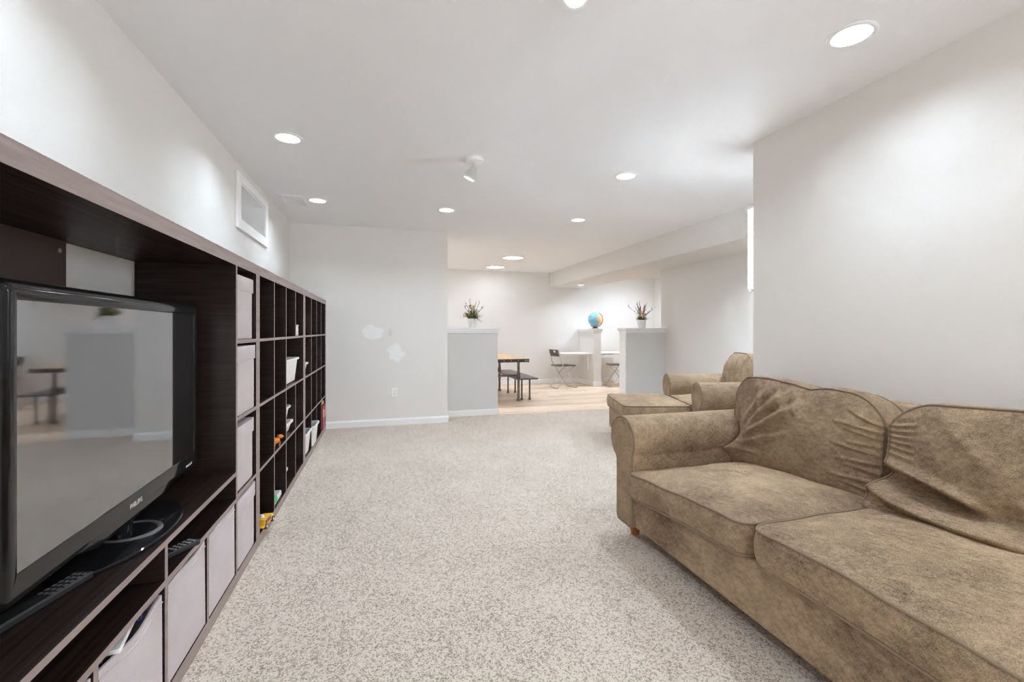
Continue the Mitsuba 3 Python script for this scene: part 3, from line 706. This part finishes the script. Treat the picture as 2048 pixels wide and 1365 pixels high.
def ridge(u, v, p0, p1, wd, amp, bend=0.0):
    """height of one soft fold along the segment p0-p1"""
    p0, p1 = np.array(p0), np.array(p1); d = p1 - p0; L = np.linalg.norm(d); d = d / L; n = np.array((-d[1], d[0]))
    s = ((u - p0[0]) * d[0] + (v - p0[1]) * d[1]) / L; c = (u - p0[0]) * n[0] + (v - p0[1]) * n[1] - bend * np.sin(np.clip(s, 0, 1) * PI)
    env = np.where((s > -.15) & (s < 1.15), np.sin(PI * np.clip((s + .15) / 1.3, 0, 1)) ** .7, 0)
    return amp * env * (np.exp(-(c / wd) ** 2) - .55 * np.exp(-((c - 1.7 * wd) / wd) ** 2))
def nz(q, f, s):
    return meshkit.fbm(np.ascontiguousarray(q * f + s)) if HASF else np.sin(q[:, 0] * f * 1.7 + s) * np.sin(q[:, 1] * f * 1.3 + 2 * s) * .5
HASF = hasattr(meshkit, 'fbm')
def rolled_arm(M, parent, length, mirror=1, r=.125):
    """rolled arm along local -x .. : profile in (s outward, z), front at x = 0, running back to x = length"""
    prof = sg.box(0, .085, .165, .54).union(sa.translate(sg.Point(0, 0).buffer(r, quad_segs=24), .105, .545))
    prof = prof.buffer(.03, quad_segs=8).buffer(-.055, quad_segs=8).buffer(.025, quad_segs=8)
    p = np.array(prof.exterior.coords)[:-1]
    if np.sum(p[:, 0] * np.roll(p[:, 1], -1) - p[:, 1] * np.roll(p[:, 0], -1)) < 0: p = p[::-1]
    d = np.r_[0, np.cumsum(np.linalg.norm(np.diff(np.vstack([p, p[:1]]), axis=0), axis=1))]; N = 160
    q = np.linspace(0, d[-1], N, endpoint=False); pc = np.vstack([p, p[:1]])
    p = np.column_stack([np.interp(q, d, pc[:, 0]), np.interp(q, d, pc[:, 1])])
    tn = np.roll(p, -1, 0) - np.roll(p, 1, 0); nn = np.column_stack([tn[:, 1], -tn[:, 0]]); nn /= np.linalg.norm(nn, axis=1, keepdims=True)
    xs = [(-.004, .012), (.0, .004), (.006, 0)] + [(x, 0) for x in np.linspace(.03, length, 14)]
    rings = [np.column_stack([np.full(N, x), (p - nn * o)[:, 0] * mirror, (p - nn * o)[:, 1]]) for x, o in xs]
    V = np.vstack(rings); i = np.arange(N); j = (i + 1) % N; f = []
    for k in range(len(rings) - 1): f += [np.stack([k * N + i, k * N + j, (k + 1) * N + j], 1), np.stack([k * N + i, (k + 1) * N + j, (k + 1) * N + i], 1)]
    body = trimesh.Trimesh(V, np.vstack(f), process=False)
    # end caps from the profile itself
    capm = trimesh.creation.extrude_polygon(sg.Polygon(p - nn * .011), .002)
    cm = capm.copy(); v = cm.vertices.copy(); cm.vertices = np.column_stack([v[:, 2] - .0055, v[:, 0] * mirror, v[:, 1]])
    cb = capm.copy(); cb.vertices = np.column_stack([v[:, 2] + length - .002, v[:, 0] * mirror, v[:, 1]])
    for c in (cm, cb):
        if c.volume < 0: c.invert()
    if mirror < 0: body.invert()
    body.invert()
    a = obj('arm', xf(body, M), 'chenille', parent, 40)
    obj('front_panel', xf(cm, M), 'chenille', a); obj('rear_panel', xf(cb, M), 'chenille', a)
    keep = p[:, 1] > .09
    loop = np.column_stack([np.full(N, .001), (p - nn * .003)[:, 0] * mirror, (p - nn * .003)[:, 1]])
    obj('piping', xf(tube(loop, .0045, 8, True), M), 'piping_cloth', a, True)
    return a
def foot(x, y, M, parent, h=.085):
    obj('foot', xf(lathe([(0, 0), (.019, 0), (.023, .006), (.029, .045), (.030, h), (0, h)], (x, y, 0), 24), M), 'orange_wood', parent, 40)

# ---- sofa: front towards -x, arms along x
SF = 1.28
sofa = thing('sofa', 'brown chenille sofa with loose cushions against the right wall', 'sofa')
I4 = np.eye(4)
obj('base', rbox(SF + .015, 2.26, .33, 2.31, .085, .315, .02), 'chenille', sofa, 40)
obj('back', rbox(2.13, 2.29, .33, 2.31, .10, .825, .045, 3), 'chenille', sofa, 40)
rolled_arm(trans(SF, 2.150, 0), sofa, .97)
rolled_arm(trans(SF, .350, 0), sofa, .97, -1)
for x, y in ((SF + .085, 2.262), (SF + .085, .24), (2.2, 2.262), (2.2, .24)): foot(x, y, I4, sofa)
def seat_fold(seed, tilt=0.0):
    def fn(q, w, h, t):
        q = q.copy(); u, v = q[:, 0], q[:, 1]
        top = sstep(-.2 * t, .5 * t, q[:, 2])
        # shallow hollows where people sit, small creases
        q[:, 2] += top * (.010 * np.sin(u * 6.1 + seed) * np.sin(v * 5.3 + 2 * seed) + .0035 * np.sin(u * 19 + v * 9 + seed * 3) * np.sin(v * 17 - u * 6 + seed))
        q[:, 2] += top * (ridge(u, v, (-.12, -.1), (.06, .02), .012, .008, .02) + ridge(u, v, (.05, -.16), (.2, -.1), .014, .006))
        # the front seam wanders
        q[:, 1] += .008 * np.sin(u * 7 + seed)
        q[:, 2] += tilt * (u / w + .5) * 1.0 - tilt
        return q
    return fn
# seat cushion frame: u along -y ... front edge of the cushion towards -x
def seatM(yc): return frame((1.255 + .375, yc, .385), (0, -1, 0), (1, 0, 0), (0, 0, 1))
add_cushion('seat_cushion', sofa, seatM(1.755), cushion(.815, .75, .118, .040, .07, fold=seat_fold(1.0, .055)))
add_cushion('seat_cushion', sofa, seatM(.925), cushion(.815, .75, .118, .048, .085, fold=seat_fold(2.3)))
def back_fold1(q, w, h, t):
    q = q.copy(); u, v = q[:, 0], q[:, 1]; fr = sstep(-.1 * t, .55 * t, q[:, 2])
    d = np.zeros(len(q))
    # fan of folds from the slumped lower left corner
    for k, (a, l, am) in enumerate(((14, .22, .010), (27, .40, .013), (39, .50, .016), (50, .46, .014), (64, .38, .012), (78, .30, .009))):
        a = math.radians(a); p0 = (-w * .47 + .012 * k, -h * .42 + .006 * k)
        d += ridge(u, v, p0, (p0[0] + l * math.cos(a), p0[1] + l * math.sin(a)), .016 + .002 * k, am * 1.55, .02)
    # short gathers along the right seam
    for k in range(10):
        y = -h * .40 + k * h * .080
        d += ridge(u, v, (w * .50, y), (w * (.36 - .03 * (k % 3)), y + .022 * (k % 2) - .006), .009, .009)
    # across the top
    for x0, x1, y0, y1, am in ((-.12, -.02, .23, .08, .010), (.0, .05, .24, .10, .012), (-.25, -.16, .22, .02, .009), (.16, .20, .22, .12, .007)):
        d += ridge(u, v, (x0, y0), (x1, y1), .02, am)
    d += .006 * np.sin(u * 21 + v * 7) * np.sin(v * 19 - u * 5 + 1)
    q[:, 2] += fr * d
    up = sstep(.0, .5, v / h)
    # rounded shoulders, a dip in the top edge, slumped left side
    q[:, 1] += up * (-.012 * np.exp(-((u - .06) / .06) ** 2) + .016 * np.exp(-((u + .22) / .16) ** 2) + .006 * np.exp(-((u - .17) / .08) ** 2))
    q[:, 1] -= up * .045 * sstep(.26, .42, u) + up * .015 * sstep(.32, .42, -u)
    q[:, 0] -= .030 * sstep(.1, .5, -v / h) * sstep(.0, .42, -u)
    q[:, 2] += .035 * sstep(.1, .5, -v / h) * sstep(.1, .42, -u)
    return q
def back_fold2(q, w, h, t):
    q = q.copy(); u, v = q[:, 0], q[:, 1]; fr = sstep(-.1 * t, .55 * t, q[:, 2]); d = np.zeros(len(q))
    # heavy sag folds low on the left, rolling over the seat
    d += ridge(u, v, (-w * .54, -.115), (-.02, -.165), .028, .095, -.015)
    d += ridge(u, v, (-w * .50, -.19), (-.06, -.23), .030, .055, -.01)
    d += ridge(u, v, (-w * .50, -.055), (-.12, -.12), .018, -.058, .01)
    d += ridge(u, v, (-.12, -.13), (.12, -.20), .030, .035, .02)
    d += ridge(u, v, (.02, -.06), (.30, -.19), .030, .026, .03)
    d += ridge(u, v, (.10, .02), (.38, -.12), .032, .022, .03)
    for k in range(6):
        y = h * (.05 + .06 * k); d += ridge(u, v, (-w * .5, y), (-w * .38, y - .01), .009, .008)
    for x0, x1, y0, y1, am in ((-.25, -.10, .20, .05, .010), (-.05, .1, .22, .0, .012), (.15, .28, .22, .02, .010)):
        d += ridge(u, v, (x0, y0), (x1, y1), .025, am)
    d += .006 * np.sin(u * 17 + v * 9 + 2) * np.sin(v * 15 - u * 7 + 1)
    q[:, 2] += fr * d
    up = sstep(.0, .5, v / h)
    q[:, 1] += up * (.012 * np.sin(u * 6 + 1)) - up * .035 * sstep(.28, .42, -u)
    q[:, 2] += .045 * sstep(.05, .5, -v / h)
    q[:, 0] -= .05 * sstep(.1, .5, -v / h) * sstep(.0, .42, -u)
    return q
def leanM(o, lean, yawd=0.0):
    a = math.radians(lean); M = frame((0, 0, 0), (0, -1, 0), (math.sin(a), 0, math.cos(a)), (-math.cos(a), 0, math.sin(a)))
    return trans(*o) @ rotz(yawd) @ M
add_cushion('back_cushion', sofa, leanM((2.035, 1.775, .625), 7, -2), cushion(.83, .475, .14, .055, .085, 420, 110, fold=back_fold1), both=True)
add_cushion('back_cushion', sofa, leanM((2.015, .900, .635), 8, 2), cushion(.85, .47, .15, .060, .095, 420, 110, fold=back_fold2), both=True)

# ---- armchair and ottoman, turned 16 degrees
CM = trans(2.865, 3.905, 0) @ rotz(-15.9)
ch = thing('armchair', 'brown chenille armchair with rolled arms in the alcove past the sofa', 'armchair')
obj('base', xf(rbox(.015, .90, -.43, .43, .085, .315, .02), CM), 'chenille', ch, 40)
obj('back', xf(rbox(.70, .90, -.42, .42, .10, .83, .06, 3), CM), 'chenille', ch, 40)
rolled_arm(CM @ trans(0, .30, 0), ch, .88)
rolled_arm(CM @ trans(0, -.30, 0), ch, .88, -1)
for x in (.07, .83):
    for y in (-.38, .38): foot(x, y, CM, ch)
add_cushion('seat_cushion', ch, CM @ frame((.31, 0, .385), (0, -1, 0), (1, 0, 0), (0, 0, 1)), cushion(.58, .62, .118, .045, .06, 200, 34, fold=seat_fold(.4)))
def back_fold3(q, w, h, t):
    q = q.copy(); u, v = q[:, 0], q[:, 1]; fr = sstep(-.1 * t, .55 * t, q[:, 2])
    q[:, 2] += fr * sum(ridge(u, v, (x, .22), (x + .06, -.2), .018, .014, .02) for x in (-.2, -.12, -.03, .07, .16))
    q[:, 1] -= sstep(0, .5, v / h) * .09 * sstep(.10, .30, np.abs(u))
    return q
add_cushion('back_cushion', ch, CM @ leanM((.64, 0, .655), 10), cushion(.60, .50, .15, .06, .10, 300, 60, fold=back_fold3))
ot = thing('ottoman', 'square brown chenille ottoman in front of the armchair', 'ottoman')
OM = trans(2.56, 4.05, 0) @ rotz(-15.9)
obj('base', xf(rbox(-.29, .29, -.39, .39, .085, .325, .03), OM), 'chenille', ot, 40)
for x in (-.23, .23):
    for y in (-.33, .33): foot(x, y, OM, ot)
add_cushion('cushion', ot, OM @ frame((0, 0, .385), (0, -1, 0), (1, 0, 0), (0, 0, 1)), cushion(.82, .62, .11, .03, .08, 200, 34))

# ------------------------------------------------------------------ far room: table and bench of iron pipe
tb = thing('dining_table', 'industrial table with wooden top on iron pipe legs behind the half wall', 'table')
x0, x1, y0, y1, zt = 1.16, 2.185, 6.70, 8.42, .70
obj('top', box(x0 + .004, x1 - .004, y0 + .004, y1 - .004, zt - .03, zt, .003), 'table_wood', tb)
ap = obj('apron', cat(box(x0, x1, y0, y0 + .006, zt - .052, zt - .004), box(x0, x1, y1 - .006, y1, zt - .052, zt - .004), box(x0, x0 + .006, y0, y1, zt - .052, zt - .004), box(x1 - .006, x1, y0, y1, zt - .052, zt - .004)), 'dark_iron', tb)
for i in range(9):
    obj('rivet', xf(trimesh.creation.icosphere(1, .008), trans(x0 + .06 + i * .113, y0 - .001, zt - .028)), 'brushed_steel', ap, True)
obj('corner_bracket', cat(box(x1 - .07, x1 + .003, y0 - .003, y0, zt - .056, zt), box(x1, x1 + .003, y0, y0 + .07, zt - .056, zt)), 'iron_pipe', tb)
lx, ly = (1.24, 2.115), (7.04, 8.28)
def pipe_leg(parent, x, y, z1, r, flange=True):
    k = obj('leg', cyl((x, y, .012), (x, y, z1), r, n=16), 'iron_pipe', parent, 40)
    obj('foot_cap', lathe([(0, 0), (r * 1.45, 0), (r * 1.5, .006), (r * 1.5, .03), (r, .036)], (x, y, 0), 16), 'iron_pipe', k, 40)
    obj('flange', lathe([(r, z1 - .03), (r * 1.4, z1 - .028), (r * 1.4, z1 - .008), (r * 2.4, z1 - .007), (r * 2.4, z1)], (x, y, 0), 20), 'iron_pipe', k, 40)
for x in lx:
    for y in ly:
        pipe_leg(tb, x, y, zt - .03, .021)
        obj('tee_joint', cyl((x, y, .37), (x, y, .45), .030, n=16), 'iron_pipe', tb, 40)
for y in ly: obj('stretcher', cyl((lx[0], y, .41), (lx[1], y, .41), .017, n=14), 'iron_pipe', tb, 40)
obj('stretcher', cyl((1.68, ly[0], .41), (1.68, ly[1], .41), .017, n=14), 'iron_pipe', tb, 40)
bn = thing('bench', 'low bench with dark seat on iron pipe legs beside the table', 'bench')
obj('seat', box(2.02, 2.37, 6.80, 8.40, .362, .385, .004), 'bench_wood', bn)
for x in (2.19, 2.325):
    for y in (7.10, 7.95): pipe_leg(bn, x, y, .362, .014)

# ------------------------------------------------------------------ folding desks, folding chairs
def desk(xa, xb, label):
    t = thing('wall_desk', label, 'desk', 'white drop leaf desks on the stub wall')
    z = .672; s = 1 if xb > xa else -1
    obj('top', box(xa, xb, 8.42, 9.02, z - .022, z, .004), 'white_plastic', t)
    br = obj('bracket', hull([(xa + s * a, y, z - .022 - b) for y in (8.60, 8.625) for a, b in ((0, 0), (.42, 0), (.42, .02), (.04, .30), (0, .30))]) if False else cat(
        box(xa, xa + s * .03, 8.585, 8.64, z - .34, z - .022, .003), box(xa + s * .03, xa + s * .40, 8.60, 8.625, z - .05, z - .022, .002)), 'white_metal', t)
    obj('bracket', box(xa, xa + s * .02, 8.78, 8.82, z - .14, z - .022, .003), 'white_metal', t)
desk(4.11, 3.50, 'white drop leaf desk on the left side of the stub wall')
desk(4.27, 4.95, 'white drop leaf desk on the right side of the stub wall, half hidden')
def folding_chair(x, y, deg, label):
    t = thing('folding_chair', label, 'chair', 'brown and chrome folding chairs at the desks')
    M = trans(x, y, 0) @ rotz(deg)                       # local: faces +x
    w = .19
    # frame A: back rest down to the front feet; frame B: seat rear down to the rear feet crossing it
    A = lambda s: [(-.205, s * w, .755), (-.13, s * w, .50), (.0, s * w, .30), (.205, s * w, .02)]
    for s in (-1, 1):
        obj('leg', xf(tube(A(s), .0105, 10), M), 'chair_tube', t, True)
        obj('leg', xf(tube([(.17, s * (w - .025), .435), (.0, s * (w - .025), .27), (-.205, s * (w - .025), .012)], .0095, 10), M), 'chair_tube', t, True)
    obj('foot_rail', xf(tube([(.205, -w, .02), (.215, -w + .02, .0105), (.215, w - .02, .0105), (.205, w, .02)], .0105, 10), M), 'chair_tube', t, True)
    obj('foot_rail', xf(tube([(-.205, -w + .025, .012), (-.21, 0, .0095), (-.205, w - .025, .012)], .0095, 10), M), 'chair_tube', t, True)
    obj('seat', xf(hull([(a, b, c) for a, b in ((-.17, -.165), (-.17, .165), (.18, -.19), (.18, .19), (.205, -.165), (.205, .165), (-.19, -.14), (-.19, .14)) for c in (.436, .452)]), M), 'chair_brown', t)
    prof = sg.box(-.19, 0, .19, .135).buffer(-.02).buffer(.02, quad_segs=6).difference(sg.box(-.05, .085, .05, .112).buffer(.008))
    bk = trimesh.creation.extrude_polygon(prof, .014)
    ln = math.radians(16)
    bk.apply_transform(frame((-.168, 0, .625), (0, 1, 0), (-math.sin(ln), 0, math.cos(ln)), (math.cos(ln), 0, math.sin(ln))))
    obj('backrest', xf(bk, M), 'chair_brown', t)
folding_chair(3.44, 8.40, 7, 'dark brown folding chair facing right at the white desk')
folding_chair(4.62, 8.30, 170, 'dark brown folding chair partly hidden behind the right half wall')

# ------------------------------------------------------------------ globe
gl = thing('globe', 'blue desk globe on a wooden foot on the stub wall', 'globe')
gc = np.array((4.165, 8.43, 1.358)); R = .146
def gp(z): return z
obj('ball', xf(trimesh.creation.icosphere(4, R), trans(*gc)), 'globe_map', gl, True)
base = 1.176
obj('foot', lathe([(0, base), (.075, base), (.078, base + .008), (.05, base + .018), (.018, base + .028), (.012, base + .05), (0, base + .05)], (gc[0], gc[1], 0)), 'globe_wood', gl, 40)
sdir = np.array((.9617, -.274, 0))
a = np.linspace(math.radians(-125), math.radians(60), 40)
obj('meridian_arc', tube([gc + (R + .008) * (math.cos(t) * sdir + math.sin(t) * np.array((0, 0, 1.0))) for t in a], .006, 8), 'globe_wood', gl, True)

# ------------------------------------------------------------------ potted plants
def leaf(p, d, L, w, droop, seed):
    """a thin folded blade of two rows of quads, a little thickness from its crease"""
    d = np.array(d, float); d /= np.linalg.norm(d); s = np.cross(d, (0, 0, 1)); s /= max(np.linalg.norm(s), 1e-6); up = np.cross(s, d)
    n = 6; V = []
    for i in range(n + 1):
        t = i / n; c = np.array(p) + d * L * t - np.array((0, 0, 1)) * droop * t * t; ww = w * math.sin(PI * min(1, .12 + .88 * t)) ** .8
        V += [c - s * ww + up * ww * .35, c, c + s * ww + up * ww * .35]
    f = []
    for i in range(n):
        a = i * 3
        f += [(a, a + 1, a + 4), (a, a + 4, a + 3), (a + 1, a + 2, a + 5), (a + 1, a + 5, a + 4)]
    return trimesh.Trimesh(V, f, process=False)
def plant(x, y, label, seed, style):
    r = random.Random(seed); t = thing('potted_plant', label, 'potted plant'); z = 1.176
    pot = obj('pot', lathe([(0, z), (.053, z), (.055, z + .003), (.066, z + .112), (.069, z + .114), (.069, z + .124), (.063, z + .124), (.060, z + .110), (0, z + .108)], (x, y, 0)), 'white_plastic', t, 30)
    c = np.array((x, y, z + .105))
    def ang(): return r.uniform(0, 2 * PI)
    gr = {'leaf_green': [], 'leaf_olive': []}
    for i in range(130):
        a = ang(); el = r.uniform(.55, 1.5) if style == 0 else r.uniform(.5, 1.45); d = (math.cos(a) * math.cos(el), math.sin(a) * math.cos(el), math.sin(el))
        L = r.uniform(.08, .19) if style == 0 else r.uniform(.05, .12)
        p = c + np.array((math.cos(a), math.sin(a), 0)) * r.uniform(0, .05)
        gr['leaf_green' if r.random() < .6 else 'leaf_olive'].append(leaf(p, d, L, .006, .02, i))
    for m, l in gr.items():
        k = obj('foliage', cat(*l), m, t); tag(k, kind='stuff')
    for i in range(11 if style == 0 else 15):
        a = ang() if i > 3 else i * PI / 2; lo = style == 0 and i < 5
        el = r.uniform(.05, .35) if lo else r.uniform(.75, 1.4); L = r.uniform(.12, .17) if lo else r.uniform(.18, .28)
        d = np.array((math.cos(a) * math.cos(el), math.sin(a) * math.cos(el), math.sin(el))); p0 = c + (0, 0, .02 + .01 * (i % 3))
        st = [p0 + d * L * s - np.array((0, 0, .06 if lo else .015)) * s * s for s in np.linspace(0, 1, 7)]
        k = obj('stem', tube(st, .0018, 6), 'twig_brown', t, True)
        lv = []
        for j in range(9):
            q = st[2 + j % 5]; b = ang(); dd = d * .8 + .7 * np.array((math.cos(b), math.sin(b), r.uniform(-.2, .8)))
            lv.append(leaf(q, dd, r.uniform(.03, .05), .0042, .004, j))
        lk = obj('leaves', cat(*lv), 'leaf_slate' if r.random() < .75 else 'twig_brown', k); tag(lk, kind='stuff')
    for i in range(16 if style == 0 else 12):
        a = ang(); rad = r.uniform(.05, .12) if style == 0 else r.uniform(.03, .085); h = r.uniform(.03, .19) if style == 0 else r.uniform(.05, .14)
        if style == 0: rad *= (1.15 - h * 4.5)
        q = c + np.array((rad * math.cos(a), rad * math.sin(a), h))
        ps = []
        for j in range(7):
            b = j * 2 * PI / 7 + i
            ps.append(leaf(q, (math.cos(b) * .8, math.sin(b) * .8, .7), .031, .013, -.006, j))
        ps.append(xf(trimesh.creation.icosphere(1, .008), trans(*q)))
        obj('flower', cat(*ps), 'petal_cream' if (i % 3 or style == 1 and i % 2) and style == 0 or (style == 1 and i % 3 == 0) else 'petal_peach', t)
plant(1.165, YH + .07, 'white pot of pale flowers and drooping leaves on the left half wall', 5, 0)
plant(3.77, YH + .10, 'white pot of peach flowers and upright twigs on the right half wall', 11, 1)
